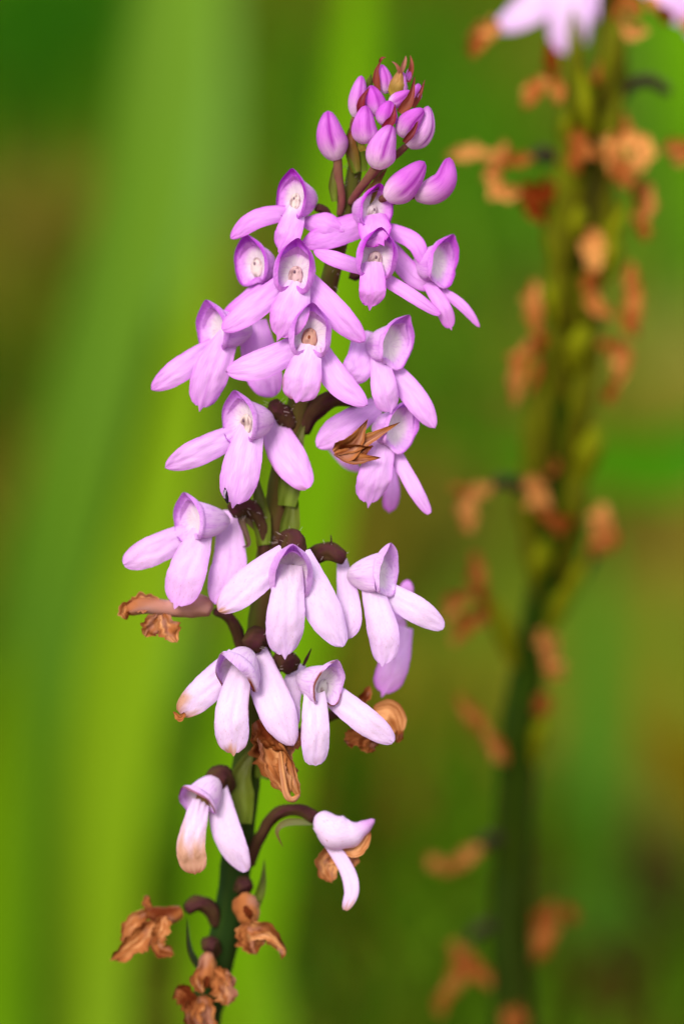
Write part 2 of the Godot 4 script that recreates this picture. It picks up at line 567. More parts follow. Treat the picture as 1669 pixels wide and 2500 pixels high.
func patch_share(p: Array, w: Vector3) -> float:
	var d := Vector2((w.x - p[0].x) / p[1], (w.z - p[0].z) / p[2]).length()
	return smoothstep(1.15, 0.75, d + 0.3 * nz.get_noise_2d(w.x * 160.0, w.z * 160.0))

func setting() -> void:
	# ground: one sheet to the horizon, fine where it shows
	var ticks := []
	for i in 81: ticks.append(-4.0 + i * 0.1)
	ticks = [-400.0, -150.0, -60.0, -25.0, -12.0, -7.0] + ticks + [7.0, 12.0, 25.0, 60.0, 150.0, 400.0]
	var g := Shape.new()
	var n := ticks.size()
	var earth := srgb(118, 100, 30)
	var moss := srgb(92, 110, 22)
	# bare or differently grown meadow patches, and a shaded gap painted black-brown, lower right
	var patches := []
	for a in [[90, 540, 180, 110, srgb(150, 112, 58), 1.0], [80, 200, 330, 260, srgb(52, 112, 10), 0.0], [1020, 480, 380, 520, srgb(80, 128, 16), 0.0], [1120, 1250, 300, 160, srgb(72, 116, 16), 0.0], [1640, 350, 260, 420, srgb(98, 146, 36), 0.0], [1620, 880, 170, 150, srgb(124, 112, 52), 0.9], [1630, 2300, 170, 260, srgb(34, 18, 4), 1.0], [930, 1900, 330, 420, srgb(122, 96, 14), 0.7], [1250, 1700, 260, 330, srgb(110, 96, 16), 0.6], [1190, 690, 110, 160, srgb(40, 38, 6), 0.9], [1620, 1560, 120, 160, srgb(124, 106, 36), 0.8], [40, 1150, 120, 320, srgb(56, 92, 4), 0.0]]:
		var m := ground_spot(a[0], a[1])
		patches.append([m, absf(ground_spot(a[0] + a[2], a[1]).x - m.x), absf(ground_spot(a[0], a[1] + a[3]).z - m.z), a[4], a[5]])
	for a in n:
		for b in n:
			var w := Vector3(ticks[b], 0.0, ticks[a])
			var near := smoothstep(6.0, 3.0, w.length())
			w.y = 0.012 * near * nz.get_noise_2d(w.x * 300.0, w.z * 300.0)
			g.v.append(local(w))
			g.n.append(B.inverse() * Vector3.UP)
			g.uv.append(Vector2(w.x, w.z))
			var k := smoothstep(-0.25, 0.25, nz.get_noise_2d(w.x * 90.0, w.z * 90.0))
			var c := mottle(earth.lerp(moss, k), 0.3, w.x * 400.0, w.z * 400.0)
			for p in patches: c = c.lerp(p[3], patch_share(p, w))
			g.c.append(c)
	for a in n - 1:
		for b in n - 1:
			var x := a * n + b
			g.i.append_array([x, x + 1, x + n + 1, x, x + n + 1, x + n])
	var gm := build(self, "ground", g, M.soil)
	tag(gm, "mossy brown meadow ground far out of focus", "", "", "structure")
	# turf
	var tuft := Shape.new()
	for k in 5:
		var turn := k * 2.4
		var q := [Vector3(0, 0, 0), Vector3(cos(turn) * 0.12, 0.55, sin(turn) * 0.12), Vector3(cos(turn) * 0.5, 1.0 - 0.1 * k, sin(turn) * 0.5)]
		var first := tuft.v.size()
		for i in 5:
			var c := along(q, i / 4.0)
			for sd in [-1.0, 1.0]:
				tuft.v.append(c + Vector3(-sin(turn), 0, cos(turn)) * sd * 0.045 * (1.0 - pow(i / 4.0, 2.0)))
				tuft.n.append(Vector3(cos(turn), 0.5, sin(turn)).normalized())
				tuft.c.append(Color.WHITE)
				tuft.uv.append(Vector2(sd, i / 4.0))
		for i in 4:
			var x := first + i * 2
			tri(tuft, x, x + 1, x + 3)
			tri(tuft, x, x + 3, x + 2)
	var a := []
	a.resize(Mesh.ARRAY_MAX)
	a[Mesh.ARRAY_VERTEX] = tuft.v
	a[Mesh.ARRAY_NORMAL] = tuft.n
	a[Mesh.ARRAY_COLOR] = tuft.c
	a[Mesh.ARRAY_INDEX] = tuft.i
	var am := ArrayMesh.new()
	am.add_surface_from_arrays(Mesh.PRIMITIVE_TRIANGLES, a)
	am.surface_set_material(0, M.turf)
	var mm := MultiMesh.new()
	mm.transform_format = MultiMesh.TRANSFORM_3D
	mm.use_colors = true
	mm.mesh = am
	var places := []
	var tints := []
	while places.size() < 15000:
		var w := Vector3(rng.randf_range(-2.2, 2.2), 0, rng.randf_range(-4.2, 0.1))
		if w.z > -0.35 and rng.randf() < 0.6: continue
		var patch := nz.get_noise_2d(w.x * 70.0 + 31.0, w.z * 70.0)
		var bare := 0.0
		for p in patches: bare = maxf(bare, patch_share(p, w) * p[4])
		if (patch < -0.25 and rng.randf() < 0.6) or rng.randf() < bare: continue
		var h := rng.randf_range(0.04, 0.11)
		places.append(Transform3D(Basis(Vector3.UP, rng.randf() * TAU).scaled(Vector3(h, h, h)), w))
		var dry := smoothstep(-0.1, 0.35, nz.get_noise_2d(w.x * 110.0, w.z * 110.0 + 77.0))
		var c := srgb(86, 124, 16).lerp(srgb(134, 116, 36), dry * 0.85)
		for p in patches: if p[4] == 0.0: c = c.lerp(p[3], patch_share(p, w))
		tints.append(mottle(c, 0.6, rng.randf() * 900.0, 0))
	mm.instance_count = places.size()
	for k in places.size():
		mm.set_instance_transform(k, places[k])
		mm.set_instance_color(k, tints[k])
	var turf := MultiMeshInstance3D.new()
	turf.name = "grass"
	turf.multimesh = mm
	add_child(turf)
	tag(turf, "short mixed green and brown meadow grass behind the spikes", "grass", "", "stuff")
	# broad blades, out of focus
	var lime := srgb(114, 148, 18)
	var leaf := srgb(92, 134, 6)
	var grey := srgb(106, 142, 40)
	blade("pale grey green blade slanting up across the left side", [50, 2500, 85, 1700, 150, 1300, 240, 900, 365, 400, 450, -200, 500, -800], -7200, 112, srgb(58, 100, 10), grey, {"m": 0.78})
	blade("bright lime blade left of the sharp spike", [215, 2560, 250, 2000, 310, 1600, 400, 1200, 470, 800, 520, 480], -6800, 108, srgb(108, 138, 22), lime, {"m": 0.45})
	blade("green blade just behind the lower stem", [550, 2560, 605, 2000, 690, 1500, 780, 1000, 835, 500, 875, 0, 900, -400], -6600, 116, leaf, srgb(96, 138, 10), {"m": 0.4})
	blade("wide mid green blade far behind the lime one", [150, 2500, 210, 2000, 270, 1500, 340, 1000, 400, 650], -7600, 170, srgb(92, 130, 6), srgb(84, 120, 10), {"m": 0.4})
	blade("dull green blade at the lower left edge", [-60, 2600, -40, 2300, 0, 1900, 40, 1500], -6400, 130, srgb(84, 126, 4), srgb(80, 108, 4), {"m": 0.3})
	blade("grey green blade behind the top of the left side", [400, 1500, 430, 900, 490, 300, 540, -400], -10500, 84, srgb(84, 124, 24), srgb(104, 142, 60), {"m": 0.7})
	blade("soft green blade right of the second spike", [1452, 2190, 1450, 1950, 1452, 1600, 1462, 1240], -10200, 66, srgb(66, 108, 26), srgb(74, 132, 30), {"m": 0.6, "foot": 0.002})
	blade("green blade arching behind the upper right corner", [1880, 900, 1800, 480, 1700, 130, 1560, -300], -9000, 130, srgb(70, 116, 10), srgb(88, 136, 10), {"m": 0.6})
	blade("green blade lying across behind the second spike", [1900, 1250, 1600, 1140, 1300, 1120, 1000, 1060], -8000, 84, srgb(50, 108, 14), srgb(62, 106, 8), {"m": 0.5, "foot": 0.1})
	blade("dead orange brown blade at the right edge", [1960, 2200, 1800, 2000, 1660, 1850, 1540, 1760], -7400, 90, srgb(104, 72, 6), srgb(96, 84, 8), {"m": 0.4})

func spike_root(called: String, foot: Vector3, label: String) -> Node3D:
	var o := base(self, called, foot)
	tag(o, label, "orchid", "orchid spikes")
	return o

# a flower is a part of its spike; its petals are the sub-parts
func flower(root: Node, called: String, px: float, py: float, z: float, label := "") -> Node3D:
	var o := base(root, called, world(spot(px, py, z)))
	if label: tag(o, label)
	return o

func bud(root: Node, a: Array, b: Array, mid: Array, z: float, r: float, stage: float, o := {}) -> Node3D:
	var n := base(root, "bud", world(spot(a[0], a[1], z)))
	var p := [spot(a[0], a[1], z), spot(mid[0], mid[1], z + 10.0), spot(b[0], b[1], z + o.get("tilt", 4.0))]
	var seam: float = o.get("seam", 0.05)
	var shape := Shape.new()
	var pos := func(u: float, v: float) -> Vector3:
		var t := heading(p, u)
		var nn := (Vector3.BACK - t * t.z).normalized()
		var side := t.cross(nn)
		var w := r * 0.93 * pow(sin(PI * clampf(pow(u, 0.94) * 0.97 + 0.03, 0.0, 1.0)), 0.5) * (1.0 + 0.12 * cos(u * PI))
		w *= 1.0 + 0.16 * exp(-pow((u - 0.26) / 0.2, 2.0)) * maxf(0.0, cos(v * PI - 1.2))
		var d := absf(v - seam)
		w *= 1.0 - 0.13 * exp(-d * d / 0.0012) * smoothstep(0.05, 0.3, u)
		w *= 1.0 + 0.05 * cos(v * PI * 3.0)
		return along(p, u) + (nn * cos(v * PI) * 0.9 + side * sin(v * PI)) * w
	var body := srgb(212, 98, 220).lerp(srgb(234, 178, 238), stage)
	var edge := srgb(160, 34, 170)
	var pale := srgb(240, 220, 232)
	var col := func(u: float, v: float, _f: bool) -> Color:
		var d := absf(v - seam)
		var k := pale.lerp(body, smoothstep(-0.1, 0.55, u)).lerp(edge, smoothstep(0.72, 1.0, u) * 0.6)
		k = k.lerp(edge, 0.95 * exp(-d * d / 0.0022) * smoothstep(0.1, 0.4, u))
		k = k.lerp(edge, 0.3 * smoothstep(0.25, 0.6, absf(v + 0.05))).lerp(edge, 0.35 * maxf(0.0, nz.get_noise_2d(v * 200.0 + a[1], u * 16.0)))
		return mottle(k, 0.14, u * 90.0 + a[0], v * 80.0)
	sheet(shape, 22, 26, pos, col, 0.0, true, true)
	orient_along(shape, p)
	build(n, "petals", shape, M.petal)
	return n

func orient_along(s: Shape, p: Array) -> void:
	orient(s, along(p, 0.5))

func stalk(n: Node, pts: Array) -> void:
	build(n, "stalk", tube_shape(pts, stalked(srgb(110, 84, 58), srgb(112, 58, 62)), 12, 0, 0.0, 0.08), M.stem)

func bract(n: Node, xy: Array, z: float, hw: float, low: Color, high: Color, o := {}) -> void:
	build(n, "bract", petal_shape("bract", xy, z, hw, plain(low, 0.2, high), o), M.bract)

func front_spike() -> void:
	var z_foot := -260.0
	var foot := world(spot(470, 2560, -330.0))
	foot.y = 0.0
	var root := spike_root("orchid_spike", foot, "sharp pink and lilac flower spike in front with buds at its top")
	# the stem, down to the ground
	var low := local(foot + Vector3(0, 0.0, 0))
	var s := Shape.new()
	var line := [[905, 180, -60, 8], [878, 330, -85, 15], [855, 470, -100, 18], [815, 640, -105, 21], [768, 830, -110, 25], [722, 1020, -120, 29], [688, 1180, -135, 30], [660, 1340, -150, 30], [640, 1500, -170, 31], [622, 1680, -195, 32], [605, 1850, -220, 34], [585, 2030, -250, 35], [560, 2230, -285, 36], [520, 2400, -320, 38], [490, 2520, -345, 40]]
	var upper := stalked(srgb(66, 92, 18), srgb(80, 58, 34))
	var lower := stalked(srgb(26, 56, 12), srgb(38, 46, 16))
	s = tube_shape(line, func(u: float, v: float, q: bool) -> Color: return (upper.call(u, v, q) as Color).lerp(lower.call(u, v, q), smoothstep(0.5, 0.85, u)), 18, 120, 0.0, 0.12)
	var st := build(root, "stem", s, M.stem)
	var tail := Shape.new()
	var p := [spot(490, 2500, -341), low + Vector3(0, 2000, 0) * 0.3 + Vector3(10, 0, 0), low]
	sheet(tail, 20, 14, func(u: float, v: float) -> Vector3:
		var t := heading(p, u)
		var x := t.cross(Vector3(0.1, 0.1, 0.98)).normalized()
		return along(p, u) + (x * cos(v * PI) + t.cross(x) * sin(v * PI)) * lerpf(38.0, 60.0, u), plain(srgb(44, 66, 18)), 0.0, true, true)
	build(root, "lower_stem", tail, M.stem)
	fuzz(st, line.slice(1, 6), 160)
	var green := srgb(92, 110, 26)
	var dull := srgb(78, 74, 30)
	var red := srgb(112, 26, 40)
	# green bracts along the stem
	for b in [["a", 880, 420, 862, 340, 868, 285, -70, 24], ["a", 700, 1235, 715, 1120, 745, 1020, -100, 30], ["a", 645, 1330, 632, 1230, 620, 1130, -110, 22], ["a", 700, 1330, 712, 1250, 722, 1150, -115, 24], ["a", 590, 2010, 588, 1900, 625, 1810, -190, 34], ["a", 640, 1900, 660, 1800, 655, 1720, -205, 26], ["a", 618, 2230, 640, 2160, 645, 2100, -240, 12]]:
		bract(root, [b[1], b[2], b[3], b[4], b[5], b[6]], b[7], b[8], green, dull)
	var f: Node3D
	var g := {}
	# top row, left: opens to the left
	f = flower(root, "flower", 713, 479, -20)
	petal(f, "sepal", "sepal", [744, 540, 790, 545, 840, 566], -20, 32, 0.05, {"ext": 4.0, "b": 0.4, "roll": -12, "cup": -0.5})
	petal(f, "sepal", "sepal", [700, 520, 628, 534, 562, 583], -20, 24, 0.1, {"skew": 0.12, "b": 0.6})
	petal(f, "lip", "lip", [720, 522, 704, 566, 685, 606], -20, 34, 0.12, {"throat": 1.0, "b": 0.62})
	hood(f, [713, 479, -20, 58, 42, 96], [-34, 4, 6], 0.0, {"tint": srgb(244, 230, 222)})
	ovary(f, [[770, 505, -60, 10], [795, 520, -80, 12], [806, 560, -95, 12]])
	# top row, right
	f = flower(root, "flower", 917, 508, -10)
	petal(f, "sepal", "sepal", [872, 550, 812, 572, 735, 600], -25, 34, 0.05, {"skew": -0.2, "b": 0.85, "m": 0.4})
	petal(f, "sepal", "sepal", [945, 562, 1008, 588, 1036, 650], -25, 22, 0.1, {"skew": 0.15})
	petal(f, "lip", "lip", [910, 540, 917, 566, 930, 588], -5, 40, 0.0, {"z": [-10, 34, 44], "b": 0.85, "m": 0.45, "edge": 1.0})
	hood(f, [917, 508, -10, 52, 44, 100], [28, 2, 6], 0.0)
	# second row, right of centre
	f = flower(root, "flower", 917, 626, 30)
	petal(f, "sepal", "sepal", [872, 650, 824, 634, 764, 611], 20, 20, 0.15, {"skew": 0.3, "b": 0.8})
	petal(f, "sepal", "sepal", [930, 676, 997, 716, 1073, 768], 10, 17, 0.15, {"b": 0.9, "end": 0.25})
	petal(f, "lip", "lip", [908, 655, 910, 704, 904, 742], 30, 33, 0.0, {"throat": 0.5, "b": 0.75, "m": 0.5, "teeth": 1.4})
	hood(f, [919, 624, 30, 60, 50, 52], [6, 0, 8], 0.05, {"tint": srgb(240, 216, 214)})
	# far right, seen from its side
	f = flower(root, "flower", 1078, 642, -40)
	petal(f, "sepal", "sepal", [966, 625, 1008, 672, 1072, 702], -45, 26, 0.2, {"b": 0.8, "skew": 0.2, "edge": 1.0, "roll": 20})
	petal(f, "sepal", "sepal", [1048, 697, 1118, 738, 1171, 800], -50, 13, 0.15, {"skew": -0.3})
	petal(f, "lip", "lip", [1042, 690, 1078, 745, 1098, 796], -40, 20, 0.1, {"b": 0.55, "teeth": 1.5})
	hood(f, [1080, 640, -40, 66, 46, 92], [50, 6, 26], 0.15, {"column": false})
	ovary(f, [[966, 622, -70, 13], [925, 640, -100, 14], [850, 680, -110, 14]])
	# second row, left: hood open to the left, sepal twisted
	f = flower(root, "flower", 614, 642, -50)
	petal(f, "sepal", "sepal", [672, 672, 618, 718, 545, 764], -50, 17, 0.1, {"roll": 50, "roll_end": 10, "edge": 1.0})
	petal(f, "sepal", "sepal", [640, 690, 596, 735, 544, 768], -68, 18, 0.25, {})
	hood(f, [614, 640, -50, 60, 50, 72], [-40, 2, -8], 0.12, {"tint": srgb(240, 226, 222)})
	# middle, facing the viewer
	f = flower(root, "flower", 722, 662, 60)
	petal(f, "sepal", "sepal", [684, 700, 616, 752, 543, 806], 50, 33, 0.25, {"b": 0.75, "end": 0.15})
	petal(f, "sepal", "sepal", [752, 692, 818, 764, 890, 836], 50, 34, 0.22, {"b": 0.8, "skew": -0.12})
	petal(f, "lip", "lip", [726, 705, 706, 765, 684, 815], 60, 47, 0.2, {"throat": 1.0, "b": 0.6, "m": 0.5, "end": 0.2, "teeth": 1.2})
	hood(f, [720, 656, 60, 63, 50, 55], [-6, 10, 6], 0.12, {"tint": srgb(236, 204, 204), "pits": [[-0.15, 0.5]]})
	# left, third row
	f = flower(root, "flower", 520, 800, -30)
	petal(f, "sepal", "sepal", [624, 812, 640, 900, 668, 968], -90, 46, 0.3, {"skew": 0.1, "end": 0.15})
	petal(f, "sepal", "sepal", [508, 856, 445, 900, 369, 952], -30, 31, 0.35, {"skew": 0.15, "edge": 0.9})
	petal(f, "lip", "lip", [556, 822, 522, 900, 493, 986], -30, 45, 0.32, {"throat": 0.4, "b": 0.5, "teeth": 1.2})
	hood(f, [520, 802, -30, 62, 54, 124], [-50, 2, -10], 0.3, {"column": false})
	# centre, brown column
	f = flower(root, "flower", 757, 815, 70)
	petal(f, "sepal", "sepal", [716, 850, 640, 888, 551, 908], 62, 37, 0.4, {"b": 0.7, "skew": 0.1})
	petal(f, "sepal", "sepal", [785, 866, 826, 930, 897, 990], 50, 34, 0.4, {"b": 0.75, "skew": 0.1})
	petal(f, "lip", "lip", [755, 858, 740, 920, 725, 975], 70, 47, 0.38, {"throat": 1.0, "b": 0.55, "teeth": 0.5, "end": 0.42, "rimmed": 0.7})
	hood(f, [757, 812, 70, 62, 52, 56], [2, 4, 4], 0.3, {"tint": srgb(224, 176, 154), "pits": [[-0.1, 0.2]], "pit_tint": srgb(150, 80, 50)})
	# right, third row
	f = flower(root, "flower", 966, 840, -10)
	petal(f, "sepal", "sepal", [886, 838, 878, 890, 845, 930], 0, 38, 0.42, {"z": [-100, 0, 0], "m": 0.6, "b": 0.7, "skew": 0.1, "q": 0.45})
	petal(f, "sepal", "sepal", [955, 902, 1012, 970, 1062, 1046], -20, 30, 0.45, {"b": 0.7, "skew": -0.1})
	petal(f, "lip", "lip", [926, 876, 938, 944, 952, 1000], -10, 33, 0.42, {"throat": 0.3, "b": 0.6, "teeth": 0.8})
	hood(f, [966, 838, -10, 66, 50, 98], [44, 4, 24], 0.35, {"column": false})
	# left, fourth row
	f = flower(root, "flower", 586, 1024, 0)
	petal(f, "sepal", "sepal", [664, 1036, 700, 1110, 752, 1192], -20, 44, 0.55, {"z": [-110, -20, 0], "skew": 0.18, "b": 0.45, "end": 0.2, "rimmed": 0.5})
	petal(f, "sepal", "sepal", [562, 1068, 488, 1104, 403, 1143], -5, 34, 0.55, {"b": 0.7, "skew": 0.12})
	petal(f, "lip", "lip", [612, 1050, 593, 1130, 572, 1222], 0, 47, 0.55, {"throat": 0.6, "b": 0.6, "teeth": 1.1})
	hood(f, [586, 1024, 0, 62, 54, 112], [-43, 2, -6], 0.5, {"tint": srgb(244, 228, 218)})
	ovary(f, [[662, 990, -60, 22], [690, 1010, -85, 22], [712, 1050, -110, 18]], 26)
	# right, fourth row, holds the husk
	f = flower(root, "flower", 985, 1045, -40)
	petal(f, "sepal", "sepal", [896, 1006, 836, 1046, 772, 1092], -45, 38, 0.45, {"z": [-80, 0, 0], "b": 0.6, "edge": 0.5})
	petal(f, "sepal", "sepal", [958, 1096, 1002, 1176, 1048, 1254], -45, 19, 0.5, {"b": 0.8, "end": 0.3})
	petal(f, "lip", "lip", [934, 1072, 918, 1155, 902, 1220], -35, 43, 0.45, {"throat": 0.3, "b": 0.65, "teeth": 1.3})
	hood(f, [978, 1042, -40, 70, 48, 90], [46, 6, 34], 0.35, {"column": false})
	ovary(f, [[880, 985, -70, 14], [820, 972, -85, 20], [765, 1005, -105, 22], [735, 1062, -120, 18]])
	# behind it, turned away
	f = flower(root, "flower", 945, 1180, -230)
	petal(f, "lip", "lip", [952, 1140, 956, 1195, 950, 1245], -230, 20, 0.2, {"edge": 1.0})
	petal(f, "sepal", "sepal", [812, 1090, 842, 1124, 880, 1150], -215, 15, 0.5, {})
	# left, fifth row
	f = flower(root, "flower", 463, 1266, -20)
	petal(f, "sepal", "sepal", [558, 1276, 560, 1380, 524, 1476], -45, 43, 0.68, {"z": [-100, -10, 0], "b": 0.5, "skew": 0.05, "m": 0.58})
	petal(f, "sepal", "sepal", [444, 1312, 374, 1345, 302, 1378], -25, 37, 0.68, {"b": 0.75, "end": 0.2})
	petal(f, "lip", "lip", [488, 1310, 460, 1385, 432, 1470], -20, 48, 0.66, {"throat": 0.4, "b": 0.55, "teeth": 1.0})
	hood(f, [463, 1268, -20, 58, 52, 126], [-50, 4, -10], 0.55, {"column": false})
	ovary(f, [[562, 1252, -60, 20], [592, 1235, -75, 21], [622, 1252, -95, 20], [642, 1300, -120, 18], [652, 1370, -140, 16]], 22)
	bract(f, [660, 1400, 640, 1300, 590, 1262, 608, 1325, 592, 1336], -90, 13, dull, srgb(96, 60, 62), {"z": [-50, -20, 10, 14, 10]})
	# centre, fifth row, facing the viewer
	f = flower(root, "flower", 711, 1394, 70)
	petal(f, "sepal", "sepal", [678, 1372, 606, 1428, 533, 1492], 55, 41, 0.9, {"b": 0.75, "end": 0.12, "tan": 0.08, "skew": -0.1})
	petal(f, "sepal", "sepal", [742, 1378, 784, 1478, 838, 1578], 55, 45, 0.9, {"b": 0.62, "end": 0.1})
	petal(f, "lip", "lip", [708, 1395, 700, 1500, 696, 1592], 70, 48, 0.85, {"throat": 0.8, "b": 0.6, "teeth": 1.0})
	hood(f, [711, 1398, 70, 70, 52, 70], [2, -18, 2], 0.6, {"tint": srgb(222, 210, 200), "lean": 0.4, "pits": [[0.0, 0.75]], "pit_tint": srgb(110, 60, 40)})
	ovary(f, [[716, 1352, 20, 28], [716, 1322, 0, 27], [700, 1318, -50, 24], [680, 1340, -110, 20]], 60)
	# right, fifth row, seen from its side
	f = flower(root, "flower", 945, 1395, 10)
	petal(f, "sepal", "sepal", [838, 1392, 850, 1480, 843, 1562], 5, 33, 0.85, {"z": [-110, 0, 0], "b": 0.35, "m": 0.7, "skew": 0.1})
	petal(f, "sepal", "sepal", [938, 1446, 1010, 1486, 1082, 1534], 5, 33, 0.95, {"b": 0.8, "end": 0.15})
	petal(f, "lip", "lip", [908, 1440, 928, 1530, 932, 1616], 15, 40, 0.85, {"throat": 0.2, "b": 0.6, "teeth": 0.8, "cup": -0.5})
	hood(f, [942, 1396, 10, 62, 46, 114], [60, 8, 14], 0.7, {"column": false})
	ovary(f, [[842, 1366, -30, 18], [800, 1346, -60, 22], [765, 1358, -90, 20], [722, 1400, -130, 16]], 12)
	bract(f, [806, 1340, 808, 1322, 807, 1305], -60, 3, srgb(60, 36, 28), srgb(60, 30, 24))
	# behind it, only its lip and tips showing
	f = flower(root, "flower", 970, 1520, -210)
	petal(f, "sepal", "sepal", [985, 1470, 990, 1445, 994, 1415], -210, 18, 0.25, {"edge": 1.0})
	petal(f, "sepal", "sepal", [950, 1500, 968, 1518, 990, 1530], -210, 18, 0.5, {})
	petal(f, "lip", "lip", [982, 1545, 962, 1620, 938, 1684], -190, 38, 0.55, {"b": 0.6, "teeth": 1.4, "edge": 1.0})
	# lower left of centre, hood edge gone brown
	f = flower(root, "flower", 576, 1645, 30, "flower with browned hood edge and brown-tipped left petal")
	petal(f, "sepal", "sepal", [560, 1625, 505, 1682, 440, 1742], 15, 38, 1.0, {"b": 0.75, "end": 0.35, "tan": 0.22})
	petal(f, "sepal", "sepal", [628, 1606, 668, 1716, 716, 1822], 10, 46, 1.0, {"z": [-90, 0, 0], "b": 0.6, "rimmed": 0.35})
	petal(f, "lip", "lip", [586, 1640, 566, 1740, 570, 1834], 30, 42, 0.95, {"throat": 0.5, "b": 0.58, "teeth": 0.8, "rimmed": 0.5, "tan": 0.06})
	dry_petal(f, "petal_tip", [452, 1742, 440, 1752, 424, 1738], 18, 8)
	hood(f, [577, 1646, 30, 66, 48, 96], [-20, -32, -12], 0.8, {"brown": 1.0, "tint": srgb(224, 214, 200), "lean": 0.35, "pits": []})
	ovary(f, [[610, 1585, -40, 27], [628, 1560, -70, 27], [640, 1590, -120, 22], [640, 1650, -165, 18]], 14)
	# lower right of centre, torn brown hood edge
	f = flower(root, "flower", 795, 1670, 20, "flower with a brown torn edge across its hood")
	petal(f, "sepal", "sepal", [722, 1650, 706, 1716, 722, 1774], -10, 27, 0.95, {"z": [-110, -20, 0], "tan": 0.06})
	petal(f, "sepal", "sepal", [808, 1694, 886, 1756, 960, 1812], 5, 34, 1.0, {"b": 0.75, "end": 0.2})
	petal(f, "lip", "lip", [768, 1680, 771, 1775, 771, 1866], 20, 35, 0.95, {"throat": 0.6, "b": 0.62, "teeth": 0.3, "end": 0.5, "rimmed": 0.4, "m": 0.6})
	hood(f, [800, 1672, 20, 56, 46, 118], [40, -6, 10], 0.75, {"brown": 1.0, "tint": srgb(220, 212, 214), "pits": []})
	ovary(f, [[712, 1632, -50, 26], [695, 1610, -80, 26], [670, 1630, -140, 20]], 14)
	bract(f, [740, 1625, 752, 1600, 760, 1582], -40, 4, srgb(70, 40, 24), srgb(52, 30, 18))
	# wilting, left
	f = flower(root, "flower", 480, 1955, -70, "wilting flower with a tan shrivelled lip on the left")
	petal(f, "sepal", "sepal", [534, 1945, 556, 2040, 600, 2128], -90, 37, 1.0, {"b": 0.65, "end": 0.2, "rimmed": 0.3})
	petal(f, "lip", "lip", [486, 1968, 466, 2064, 476, 2130], -70, 36, 0.95, {"b": 0.6, "tan": 0.75, "teeth": 0.4, "wave": 0.05})
	hood(f, [482, 1958, -75, 50, 46, 98], [-36, -34, -14], 0.7, {"brown": 0.8, "tint": srgb(150, 116, 70), "lean": 0.3, "pits": []})
	ovary(f, [[520, 1920, -120, 26], [540, 1900, -150, 28], [560, 1925, -190, 22]], 0)
	# wilting, right: hangs on an arched stalk
	f = flower(root, "flower", 840, 2030, -90, "wilting flower hanging from an arched stalk on the right")
	dry_petal(f, "lip", [830, 2075, 796, 2105, 808, 2150], -130, 36, {"light": 0.4})
	dry_petal(f, "petal", [850, 2060, 862, 2090, 850, 2130], -120, 20, {"light": 0.2})
	var shut := fresh(0.9, 33.0, {"edge": 0.3})
	build(f, "hood", lump([[768, 2010, -95, 14], [788, 2012, -85, 32], [820, 2032, -78, 42], [856, 2036, -80, 33], [886, 2022, -86, 17], [914, 2000, -92, 6]], func(u: float, v: float, q: bool) -> Color: return (shut.call(u * 0.6, v * 0.5, q) as Color).lerp(srgb(212, 158, 222), smoothstep(0.62, 0.95, u)), 0.0, 0.14), M.old_petal)
	dry_petal(f, "petal", [838, 2074, 872, 2070, 902, 2030], -98, 20, {"light": 0.5, "wave": 0.05, "ragged": 0.15})
	petal(f, "sepal", "sepal", [790, 2040, 838, 2108, 858, 2172, 842, 2222], -80, 19, 1.0, {"b": 0.6, "end": 0.3, "tan": 0.12, "rimmed": 0.5, "z": [-10, 6, 4]})
	ovary(f, [[776, 2000, -110, 14], [728, 1976, -130, 13], [672, 1990, -170, 14], [632, 2050, -215, 13], [608, 2120, -245, 12]], 0)
	bract(f, [768, 2008, 700, 2008, 676, 2030, 690, 2068], -120, 9, srgb(104, 110, 62), srgb(88, 60, 20), {"z": [0, 4, 4, 0], "cup": 0.2})
	withered(root, green)
	buds(root, green, red)

